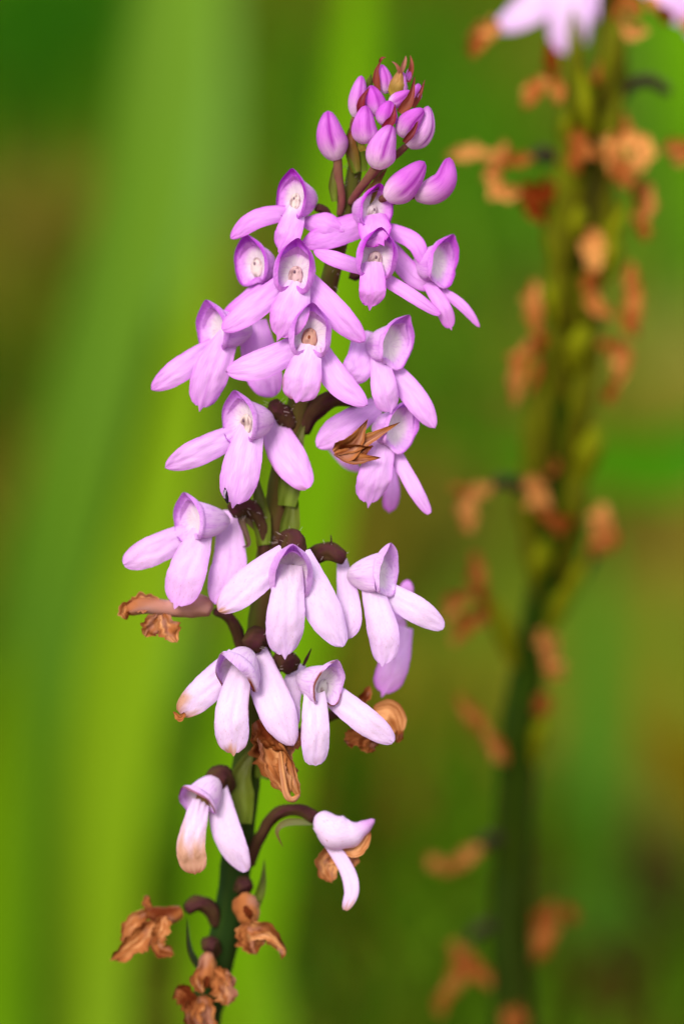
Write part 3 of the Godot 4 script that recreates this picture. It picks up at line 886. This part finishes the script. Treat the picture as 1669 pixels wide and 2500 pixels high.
func withered(root: Node3D, green: Color) -> void:
	# left, under the fifth row
	var f := flower(root, "withered_flower", 400, 1490, -80, "withered flower stretched out to the left, faded pink and brown")
	build(f, "tube", lump([[522, 1484, -80, 20], [470, 1476, -75, 30], [410, 1486, -72, 19], [356, 1476, -70, 20], [306, 1490, -70, 15]], func(u: float, v: float, _q: bool) -> Color: return mottle(srgb(188, 138, 134).lerp(srgb(166, 100, 64), clampf(u + nz.get_noise_2d(v * 90.0, u * 60.0), 0.0, 1.0)), 0.3, u * 90.0, v * 60.0)), M.dry)
	dry_petal(f, "petal", [400, 1490, 350, 1472, 303, 1488], -75, 22, {"light": 0.35})
	dry_petal(f, "petal", [330, 1470, 304, 1490, 310, 1512], -70, 14)
	dry_petal(f, "petal", [392, 1500, 368, 1530, 356, 1552], -70, 22)
	dry_petal(f, "petal", [398, 1500, 410, 1535, 430, 1566], -62, 26, {"light": 0.25})
	ovary(f, [[520, 1490, -85, 10], [556, 1505, -110, 14], [578, 1540, -140, 14], [592, 1590, -170, 14]])
	# under the lower left flower
	f = flower(root, "withered_flower", 680, 1860, -40, "large crumpled brown flower hanging against the stem")
	dry_petal(f, "petal", [640, 1770, 670, 1850, 702, 1930], -70, 52, {"cup": 0.35, "light": -0.05})
	dry_petal(f, "petal", [636, 1800, 664, 1872, 706, 1938], -40, 30, {"light": 0.3, "roll": -30})
	dry_petal(f, "petal", [668, 1800, 712, 1880, 722, 1946], -36, 28, {"light": 0.2, "roll": 34, "curl": -0.5})
	dry_petal(f, "hood", [632, 1756, 660, 1800, 690, 1828], -28, 44, {"light": -0.35, "cup": -0.6})
	dry_petal(f, "petal", [690, 1800, 716, 1806, 742, 1798], -60, 24, {"light": -0.1})
	build(f, "curled_edge", lump([[684, 1830, -28, 5], [690, 1890, -22, 7], [700, 1940, -16, 8], [715, 1952, -14, 7], [732, 1938, -18, 4]], dried(70.0, {"light": 0.5})), M.dry)
	# right, behind the lower right flower
	f = flower(root, "withered_flower", 910, 1780, -120, "withered flower half hidden behind the lower right petal")
	dry_petal(f, "petal", [912, 1738, 956, 1742, 976, 1790], -125, 36, {"light": 0.6, "wave": 0.03, "ragged": 0.1})
	dry_petal(f, "petal", [876, 1720, 890, 1700, 902, 1676], -140, 14, {"light": -0.4})
	dry_petal(f, "petal", [930, 1790, 870, 1800, 842, 1808], -120, 26, {"light": -0.3})
	dry_petal(f, "petal", [915, 1790, 900, 1815, 898, 1836], -120, 24, {"light": -0.2})
	dry_petal(f, "petal", [970, 1770, 976, 1792, 968, 1812], -130, 12, {"light": -0.4})
	ovary(f, [[860, 1730, -150, 10], [780, 1760, -175, 13], [690, 1830, -195, 14], [640, 1880, -205, 13]])
	# low on the left
	f = flower(root, "withered_flower", 360, 2260, -220, "shrivelled brown flower on a dark bent stalk at lower left")
	build(f, "tube", lump([[448, 2222, -225, 13], [420, 2232, -220, 20], [385, 2234, -215, 20], [356, 2226, -215, 12]], dried(12.0, {"light": -0.2})), M.dry)
	dry_petal(f, "petal", [372, 2228, 356, 2205, 360, 2186], -215, 11, {"light": -0.3})
	dry_petal(f, "petal", [365, 2228, 326, 2252, 300, 2304], -215, 20, {"light": 0.1})
	dry_petal(f, "lip", [376, 2250, 340, 2296, 274, 2342], -205, 28, {"light": 0.05})
	dry_petal(f, "petal", [384, 2262, 388, 2312, 424, 2330], -200, 20, {"light": -0.1})
	dry_petal(f, "petal", [400, 2238, 396, 2270, 376, 2296], -196, 21, {"light": 0.1})
	ovary(f, [[452, 2224, -230, 15], [486, 2206, -240, 19], [516, 2224, -255, 19], [532, 2262, -275, 15]])
	bract(f, [500, 2380, 466, 2320, 458, 2240], -260, 9, srgb(28, 46, 12), srgb(36, 42, 20))
	# low on the right
	f = flower(root, "withered_flower", 620, 2250, -200, "shrivelled orange brown flower with a dark mouth right of the stem")
	build(f, "mouth", lump([[604, 2186, -215, 14], [602, 2206, -195, 30], [606, 2235, -190, 28], [616, 2258, -190, 18]], dried(44.0, {"light": 0.15})), M.dry)
	dry_petal(f, "throat", [598, 2212, 606, 2228, 612, 2244], -164, 9, {"light": -1.2})
	dry_petal(f, "lip", [610, 2240, 612, 2290, 624, 2326], -190, 33, {"light": 0.0})
	dry_petal(f, "petal", [604, 2262, 646, 2268, 696, 2322], -178, 26, {"light": 0.15, "roll": 20})
	dry_petal(f, "petal", [612, 2290, 650, 2284, 694, 2318], -160, 10, {"light": 0.5})
	dry_petal(f, "petal", [676, 2306, 688, 2324, 686, 2340], -170, 7, {"light": -0.1})
	ovary(f, [[602, 2178, -225, 20], [592, 2160, -240, 22], [580, 2175, -265, 18]])
	bract(f, [622, 2210, 640, 2150, 646, 2098], -245, 9, srgb(58, 68, 14), srgb(50, 46, 14))
	# lower, before the stem
	f = flower(root, "withered_flower", 530, 2390, -210, "shrivelled red brown flower in front of the stem near the bottom")
	build(f, "tube", lump([[508, 2328, -225, 14], [506, 2350, -210, 22], [504, 2380, -205, 26], [500, 2412, -205, 18]], dried(81.0, {"light": 0.05})), M.dry)
	dry_petal(f, "petal", [500, 2360, 484, 2390, 494, 2424], -196, 16, {"light": 0.0})
	dry_petal(f, "lip", [520, 2370, 546, 2410, 556, 2452], -195, 30, {"light": 0.1})
	dry_petal(f, "petal", [528, 2366, 556, 2384, 568, 2412], -186, 15, {"light": 0.2})
	dry_petal(f, "throat", [506, 2384, 504, 2398, 498, 2410], -180, 7, {"light": -1.2})
	ovary(f, [[508, 2326, -225, 16], [514, 2306, -245, 20], [530, 2330, -285, 18]])
	# at the bottom edge
	f = flower(root, "withered_flower", 480, 2460, -230, "dark brown shrivelled flower at the bottom edge")
	dry_petal(f, "petal", [480, 2470, 452, 2430, 432, 2414], -235, 25, {"light": -0.5})
	dry_petal(f, "petal", [470, 2440, 470, 2480, 476, 2520], -235, 21, {"light": -0.5})
	dry_petal(f, "lip", [496, 2430, 505, 2475, 516, 2530], -225, 26, {"light": -0.05})
	dry_petal(f, "petal", [500, 2450, 480, 2470, 490, 2510], -215, 13, {"light": 0.1})

func buds(root: Node3D, green: Color, red: Color) -> void:
	var olive := srgb(142, 122, 44)
	var n := bud(root, [822, 390], [800, 270], [806, 330], -45, 37, 0.25, {"seam": 0.0})
	stalk(n, [[824, 380, -45, 11], [826, 430, -55, 11], [833, 490, -70, 10], [828, 530, -90, 8]])
	bract(n, [816, 492, 812, 440, 818, 395], -65, 10, green, srgb(84, 60, 30))
	n = bud(root, [868, 286], [882, 184], [874, 236], -40, 24, 0.45, {"seam": 0.05})
	stalk(n, [[866, 284, -40, 8], [862, 310, -60, 9], [864, 350, -80, 9]])
	n = bud(root, [920, 284], [903, 208], [916, 246], -20, 25, 0.0, {"seam": 0.1})
	bract(n, [880, 285, 884, 245, 902, 212], -6, 11, red, red)
	n = bud(root, [940, 228], [930, 157], [940, 192], -40, 18, 0.2)
	bract(n, [922, 222, 918, 180, 930, 146], -22, 9, srgb(128, 60, 40), red)
	bract(n, [926, 152, 932, 142, 942, 140], -24, 4, red, srgb(150, 70, 60))
	n = bud(root, [978, 236], [984, 176], [978, 205], -35, 16, 0.4)
	bract(n, [968, 236, 970, 200, 980, 160], -14, 24, srgb(148, 128, 40), srgb(150, 88, 66), {"th": 4.0, "cup": -0.7})
	bract(n, [978, 182, 968, 160, 956, 150], -10, 5, srgb(140, 76, 60), srgb(150, 90, 80))
	bract(n, [978, 178, 988, 150, 990, 136], -12, 6, srgb(150, 96, 84), srgb(150, 90, 80))
	n = bud(root, [992, 200], [1000, 165], [998, 182], -50, 9, 0.1)
	bract(n, [996, 200, 1004, 160, 1001, 134], -42, 7, srgb(130, 50, 44), srgb(140, 70, 50))
	n = bud(root, [950, 252], [1002, 222], [976, 240], -10, 19, 0.1)
	bract(n, [976, 276, 1000, 240, 1012, 186], 8, 13, srgb(120, 60, 34), red)
	n = bud(root, [1008, 248], [1022, 204], [1016, 226], -35, 15, 0.2)
	bract(n, [1008, 262, 1024, 230, 1037, 194], -24, 7, srgb(120, 50, 40), red)
	n = bud(root, [936, 306], [952, 246], [944, 276], 0, 28, 0.0)
	bract(n, [936, 314, 958, 290, 964, 254], 26, 11, srgb(120, 24, 46), red)
	n = bud(root, [976, 332], [1034, 266], [1000, 296], 5, 28, 0.1, {"seam": 0.15})
	bract(n, [986, 348, 1008, 320, 1022, 288], 26, 8, srgb(90, 24, 30), red)
	n = bud(root, [996, 358], [1044, 258], [1034, 316], -25, 28, 0.9, {"seam": 0.3})
	stalk(n, [[994, 354, -25, 8], [974, 372, -45, 9], [940, 400, -70, 9], [900, 440, -90, 9]])
	n = bud(root, [890, 350], [892, 257], [888, 310], 10, 32, 0.2, {"seam": 0.12})
	bract(n, [886, 368, 882, 352, 884, 336], 4, 10, olive, green)
	n = bud(root, [918, 412], [956, 304], [932, 360], 25, 37, 0.5, {"seam": 0.08})
	stalk(n, [[920, 404, 20, 12], [898, 436, -10, 11], [872, 470, -50, 10], [852, 500, -85, 9]])
	bract(n, [890, 500, 915, 455, 945, 410], -30, 15, srgb(110, 100, 30), srgb(104, 40, 36))
	n = bud(root, [942, 486], [1036, 394], [992, 444], 0, 37, 0.15, {"seam": 0.14})
	stalk(n, [[952, 478, 0, 10], [922, 490, -50, 10], [880, 520, -90, 10]])
	n = bud(root, [1012, 482], [1097, 384], [1080, 448], -30, 33, 0.15, {"seam": -0.2})
	stalk(n, [[1036, 470, -30, 10], [960, 490, -70, 10], [890, 530, -95, 10]])
	bract(root, [868, 420, 856, 350, 864, 300], -66, 16, srgb(96, 92, 26), srgb(120, 36, 40))

func rear_spike() -> void:
	var foot := world(spot(1262, 2600, -2000))
	foot.y = 0.0
	var root := spike_root("orchid_spike", foot, "blurred second spike behind on the right, hung with withered brown flowers")
	var zb := func(y: float) -> float: return -1300.0 - 0.28 * (y - 300.0)
	var line := []
	for a in [[1490, -120, 18], [1482, 40, 20], [1474, 250, 22], [1448, 440, 26], [1410, 620, 28], [1380, 850, 30], [1356, 1065, 32], [1340, 1330, 34], [1308, 1543, 37], [1268, 1756, 40], [1256, 1970, 42], [1245, 2235, 44], [1250, 2450, 46], [1256, 2640, 48]]:
		line.append([a[0], a[1], zb.call(a[1]), a[2] * 1.12])
	var young := stalked(srgb(48, 60, 8), srgb(50, 38, 14))
	var aged := stalked(srgb(34, 66, 10), srgb(44, 48, 12))
	build(root, "stem", tube_shape(line, func(u: float, v: float, q: bool) -> Color: return (young.call(u, v, q) as Color).lerp(aged.call(u, v, q), smoothstep(0.2, 0.55, u)), 16, 110, 0.0, 0.1), M.stem)
	var p := [spot(1256, 2600, zb.call(2620)), local(foot) + Vector3(0, 900, 0), local(foot)]
	var tail := Shape.new()
	sheet(tail, 14, 14, func(u: float, v: float) -> Vector3:
		var t := heading(p, u)
		var x := t.cross(Vector3(0.1, 0.1, 0.98)).normalized()
		return along(p, u) + (x * cos(v * PI) + t.cross(x) * sin(v * PI)) * lerpf(52.0, 70.0, u), plain(srgb(30, 50, 14)), 0.0, true, true)
	build(root, "lower_stem", tail, M.stem)
	# swollen green seed capsules
	for c in [[1400, 470, 1404, 540, 1385, 610, 30], [1362, 640, 1350, 720, 1362, 800, 24], [1478, 540, 1492, 610, 1478, 690, 28], [1425, 760, 1412, 840, 1392, 920, 34], [1318, 900, 1325, 1000, 1330, 1080, 26], [1456, 1020, 1434, 1100, 1408, 1200, 36], [1336, 1300, 1318, 1370, 1300, 1430, 30], [1440, 1340, 1400, 1420, 1370, 1500, 22], [1410, 1390, 1370, 1470, 1330, 1560, 26], [1345, 1700, 1318, 1790, 1300, 1870, 22], [1390, 250, 1382, 300, 1390, 350, 18], [1420, 160, 1430, 260, 1440, 340, 22], [1530, 480, 1500, 560, 1470, 640, 18], [1190, 1440, 1230, 1540, 1260, 1640, 30]]:
		var z: float = zb.call(c[3]) + 45.0
		build(root, "seed_capsule", lump([[c[0], c[1], z, 8], [c[2], c[3], z + 12, c[6]], [c[4], c[5], z - 10, 10]], stalked(srgb(112, 118, 6), srgb(84, 76, 8)), 0.0, 0.08), M.stem)
	for k in 30:                                    # smaller ones packed round the upper stem
		var y := 120.0 + k * 42.0
		var x := 1480.0 - 0.11 * y + (26.0 + rng.randf() * 34.0) * (1.0 if k % 2 == 0 else -1.0)
		var z: float = zb.call(y) + rng.randf_range(-30.0, 50.0)
		var lean_out := 12.0 * (1.0 if k % 2 == 0 else -1.0)
		build(root, "seed_capsule", lump([[x - lean_out * 2.0, y + 150.0, z, 8], [x, y, z + 14, 26.0 + rng.randf() * 10.0], [x + lean_out, y - 150.0, z, 7]], stalked(srgb(96, 102, 6), srgb(66, 58, 8)), 0.0, 0.1), M.stem)
	# arched dark stalks
	for a in [[1490, 270, 1530, 215, 1585, 196, 1640, 228], [1350, 400, 1330, 372, 1310, 380, 1290, 385], [1300, 1200, 1255, 1180, 1225, 1175, 1200, 1195], [1380, 1470, 1420, 1400, 1450, 1350, 1470, 1320], [1248, 2030, 1215, 2045, 1190, 2050, 1165, 2070], [1235, 2280, 1205, 2260, 1170, 2270, 1140, 2300]]:
		var z: float = zb.call(a[1])
		build(root, "stalk", tube_shape([[a[0], a[1], z, 17], [a[2], a[3], z + 20, 16], [a[4], a[5], z + 30, 16], [a[6], a[7], z + 30, 13]], stalked(srgb(46, 40, 22), srgb(52, 34, 40)), 12), M.stem)
	# withered flowers: petals as [px, py, px, py, px, py, half width, tone]
	var hung := [
		[[1222, 62, 1180, 80, 1140, 128, 30, 0.3], [1190, 92, 1165, 110, 1150, 140, 22, -0.3]],
		[[1340, 105, 1346, 160, 1345, 200, 22, -0.7], [1330, 190, 1300, 225, 1276, 262, 28, 0.1], [1352, 195, 1362, 225, 1350, 252, 22, 0.2]],
		[[1480, 145, 1462, 172, 1450, 205, 22, -0.2]],
		[[1508, 270, 1514, 305, 1516, 340, 26, -0.1], [1512, 330, 1490, 370, 1508, 430, 34, 0.35], [1520, 330, 1560, 360, 1552, 420, 38, 0.7], [1512, 390, 1520, 430, 1540, 450, 40, 0.0]],
		[[1560, 440, 1572, 500, 1560, 560, 34, 0.0], [1585, 450, 1584, 500, 1572, 540, 16, 0.3], [1565, 545, 1572, 570, 1580, 580, 24, -0.4]],
		[[1210, 376, 1140, 372, 1088, 380, 22, 0.6], [1232, 345, 1214, 400, 1176, 440, 24, 0.0], [1190, 420, 1220, 470, 1272, 468, 26, 0.3], [1300, 385, 1260, 390, 1215, 390, 20, -0.1]],
		[[1355, 455, 1310, 480, 1282, 520, 36, -0.8], [1270, 450, 1300, 500, 1330, 545, 28, -0.8]],
		[[1370, 310, 1414, 345, 1430, 390, 26, -0.3], [1400, 340, 1430, 370, 1470, 385, 20, -0.1], [1395, 360, 1400, 400, 1408, 425, 20, -0.5]],
		[[1690, 350, 1650, 358, 1618, 366, 26, 0.1], [1690, 370, 1660, 385, 1640, 395, 20, 0.0]],
		[[1510, 45, 1530, 80, 1578, 70, 28, 0.6], [1525, -10, 1545, 20, 1560, 40, 28, 0.1], [1500, 50, 1510, 20, 1520, -20, 18, -0.3], [1580, -10, 1594, 10, 1600, 30, 18, 0.2]],
		[[1605, 20, 1625, 40, 1632, 55, 22, -0.8], [1669, 40, 1680, 60, 1690, 80, 24, 0.2]],
		[[1444, 560, 1446, 610, 1440, 672, 36, 0.5], [1430, 680, 1448, 740, 1500, 778, 24, 0.1], [1444, 666, 1440, 690, 1450, 700, 26, -0.4]],
		[[1536, 640, 1540, 700, 1532, 760, 24, -0.1], [1548, 690, 1545, 750, 1540, 810, 28, 0.1], [1520, 760, 1540, 800, 1560, 820, 18, -0.3]],
		[[1302, 685, 1300, 750, 1312, 830, 26, 0.15], [1310, 810, 1318, 830, 1300, 860, 20, -0.4]],
		[[1296, 830, 1264, 890, 1256, 990, 26, 0.3], [1310, 860, 1310, 910, 1290, 960, 14, -0.3]],
		[[1500, 830, 1516, 880, 1496, 940, 30, 0.1], [1460, 835, 1480, 845, 1510, 850, 16, -0.1], [1500, 930, 1488, 960, 1480, 985, 18, -0.7]],
		[[1200, 1185, 1150, 1205, 1122, 1230, 24, 0.3], [1150, 1205, 1138, 1250, 1150, 1300, 30, 0.4], [1140, 1190, 1115, 1190, 1100, 1192, 12, -0.2]],
		[[1310, 1100, 1335, 1130, 1345, 1160, 30, -0.1], [1295, 1160, 1310, 1210, 1340, 1260, 34, 0.3], [1320, 1240, 1355, 1278, 1400, 1264, 24, -0.3]],
		[[1462, 1230, 1468, 1270, 1474, 1300, 32, 0.6], [1450, 1290, 1466, 1330, 1476, 1350, 30, -0.1], [1480, 1280, 1495, 1315, 1490, 1345, 16, -0.1]],
		[[1160, 1350, 1168, 1410, 1176, 1470, 26, -0.1], [1160, 1450, 1110, 1470, 1086, 1520, 24, 0.1], [1180, 1500, 1140, 1520, 1104, 1572, 28, 0.0], [1176, 1440, 1184, 1490, 1180, 1530, 16, -0.6]],
		[[1316, 1540, 1334, 1570, 1354, 1600, 34, 0.3], [1330, 1600, 1352, 1630, 1362, 1655, 30, 0.25]],
		[[1120, 1700, 1158, 1750, 1190, 1790, 26, -0.1], [1180, 1780, 1210, 1830, 1232, 1862, 28, 0.1]],
		[[1330, 1690, 1322, 1720, 1312, 1745, 26, -0.3]],
		[[1180, 2070, 1140, 2090, 1096, 2130, 28, -0.1], [1100, 2130, 1066, 2110, 1046, 2086, 24, 0.1], [1170, 2066, 1150, 2082, 1130, 2090, 22, 0.6]],
		[[1350, 2200, 1330, 2270, 1308, 2350, 34, 0.0], [1380, 2210, 1395, 2230, 1400, 2250, 22, -0.3], [1345, 2210, 1320, 2230, 1300, 2260, 18, -0.2]],
		[[1104, 2300, 1124, 2350, 1090, 2440, 36, 0.1], [1110, 2340, 1160, 2360, 1196, 2410, 34, 0.0], [1100, 2400, 1080, 2440, 1070, 2480, 24, -0.1]],
		[[1250, 2450, 1256, 2480, 1262, 2520, 38, 0.0], [1230, 2470, 1246, 2500, 1256, 2530, 24, 0.1]]]
	for h in hung:
		var z: float = zb.call(h[0][3]) + 60.0
		var f := flower(root, "withered_flower", h[0][2], h[0][3], z)
		for k in h.size():
			var a: Array = h[k]
			dry_petal(f, "petal", a.slice(0, 6), z + 18.0 * k, a[6] * 0.8, {"light": a[7] + 0.22, "faded": 0.0, "warm": 1.0, "wave": 0.2, "freq": 2.6, "ragged": 0.9, "nu": 16, "nv": 8, "th": 6.0, "cup": 0.5})
	# two flowers still pink at its top
	var f := flower(root, "flower", 1400, -60, -1380)
	petal(f, "sepal", "sepal", [1370, -50, 1300, 14, 1208, 70], -1385, 40, 0.8, {"b": 0.75})
	petal(f, "sepal", "sepal", [1430, -60, 1466, 0, 1484, 62], -1390, 42, 0.8, {"b": 0.7})
	petal(f, "lip", "lip", [1400, -70, 1388, 30, 1384, 126], -1370, 53, 0.8, {"b": 0.6, "teeth": 0.3})
	hood(f, [1400, -110, -1380, 62, 50, 70], [0, -6, 0], 0.7, {})
	f = flower(root, "flower", 1700, -40, -1420)
	petal(f, "sepal", "sepal", [1600, -30, 1650, 10, 1700, 60], -1420, 40, 0.7, {"b": 0.7})
	petal(f, "lip", "lip", [1700, -60, 1710, 10, 1720, 90], -1410, 50, 0.7, {})
	hood(f, [1700, -110, -1420, 62, 50, 70], [20, 0, 0], 0.7, {})

func small_things() -> void:
	# a dry husk caught on the petals of the right hand flower
	var z := -30.0
	var o := base(self, "dry_husk", world(spot(818, 1104, z)))
	tag(o, "tan papery husk with split pointed tips caught on a lilac petal", "husk")
	var v := {"light": 0.1, "wave": 0.06, "th": 2.0, "cup": 0.7, "ragged": 0.15}
	for a in [[816, 1104, 860, 1082, 896, 1026, 30, 20, 0.0], [820, 1106, 890, 1078, 974, 1032, 19, -14, 0.12], [818, 1108, 868, 1124, 926, 1118, 22, -30, -0.1], [822, 1106, 880, 1096, 908, 1090, 22, 10, -0.5]]:
		var k := v.duplicate()
		k.merge({"roll": a[7], "light": a[8], "b": 0.3, "m": 0.4, "p": 1.1, "q": 1.0, "end": 0.02, "z": [0, 30, 44]}, true)
		dry_petal(o, "husk_scale", a.slice(0, 6), z, a[6], k)
	# a tiny dark insect on the lip of the left fourth flower
	z = 44.0
	var i := base(self, "insect", world(spot(552, 1208, z)))
	tag(i, "tiny dark slender insect near the tip of a pale lilac lip", "insect")
	build(i, "body", lump([[549, 1190, z, 1.5], [551, 1204, z + 2, 4.5], [553, 1216, z + 2, 5.0], [557, 1230, z, 2.5]], plain(srgb(34, 24, 34), 0.2)), M.stem)
	build(i, "wing", petal_shape("bract", [550, 1196, 548, 1206, 550, 1218], z + 6, 4, plain(srgb(150, 130, 160), 0.2), {"z": [0, 2, 2]}), M.bract)
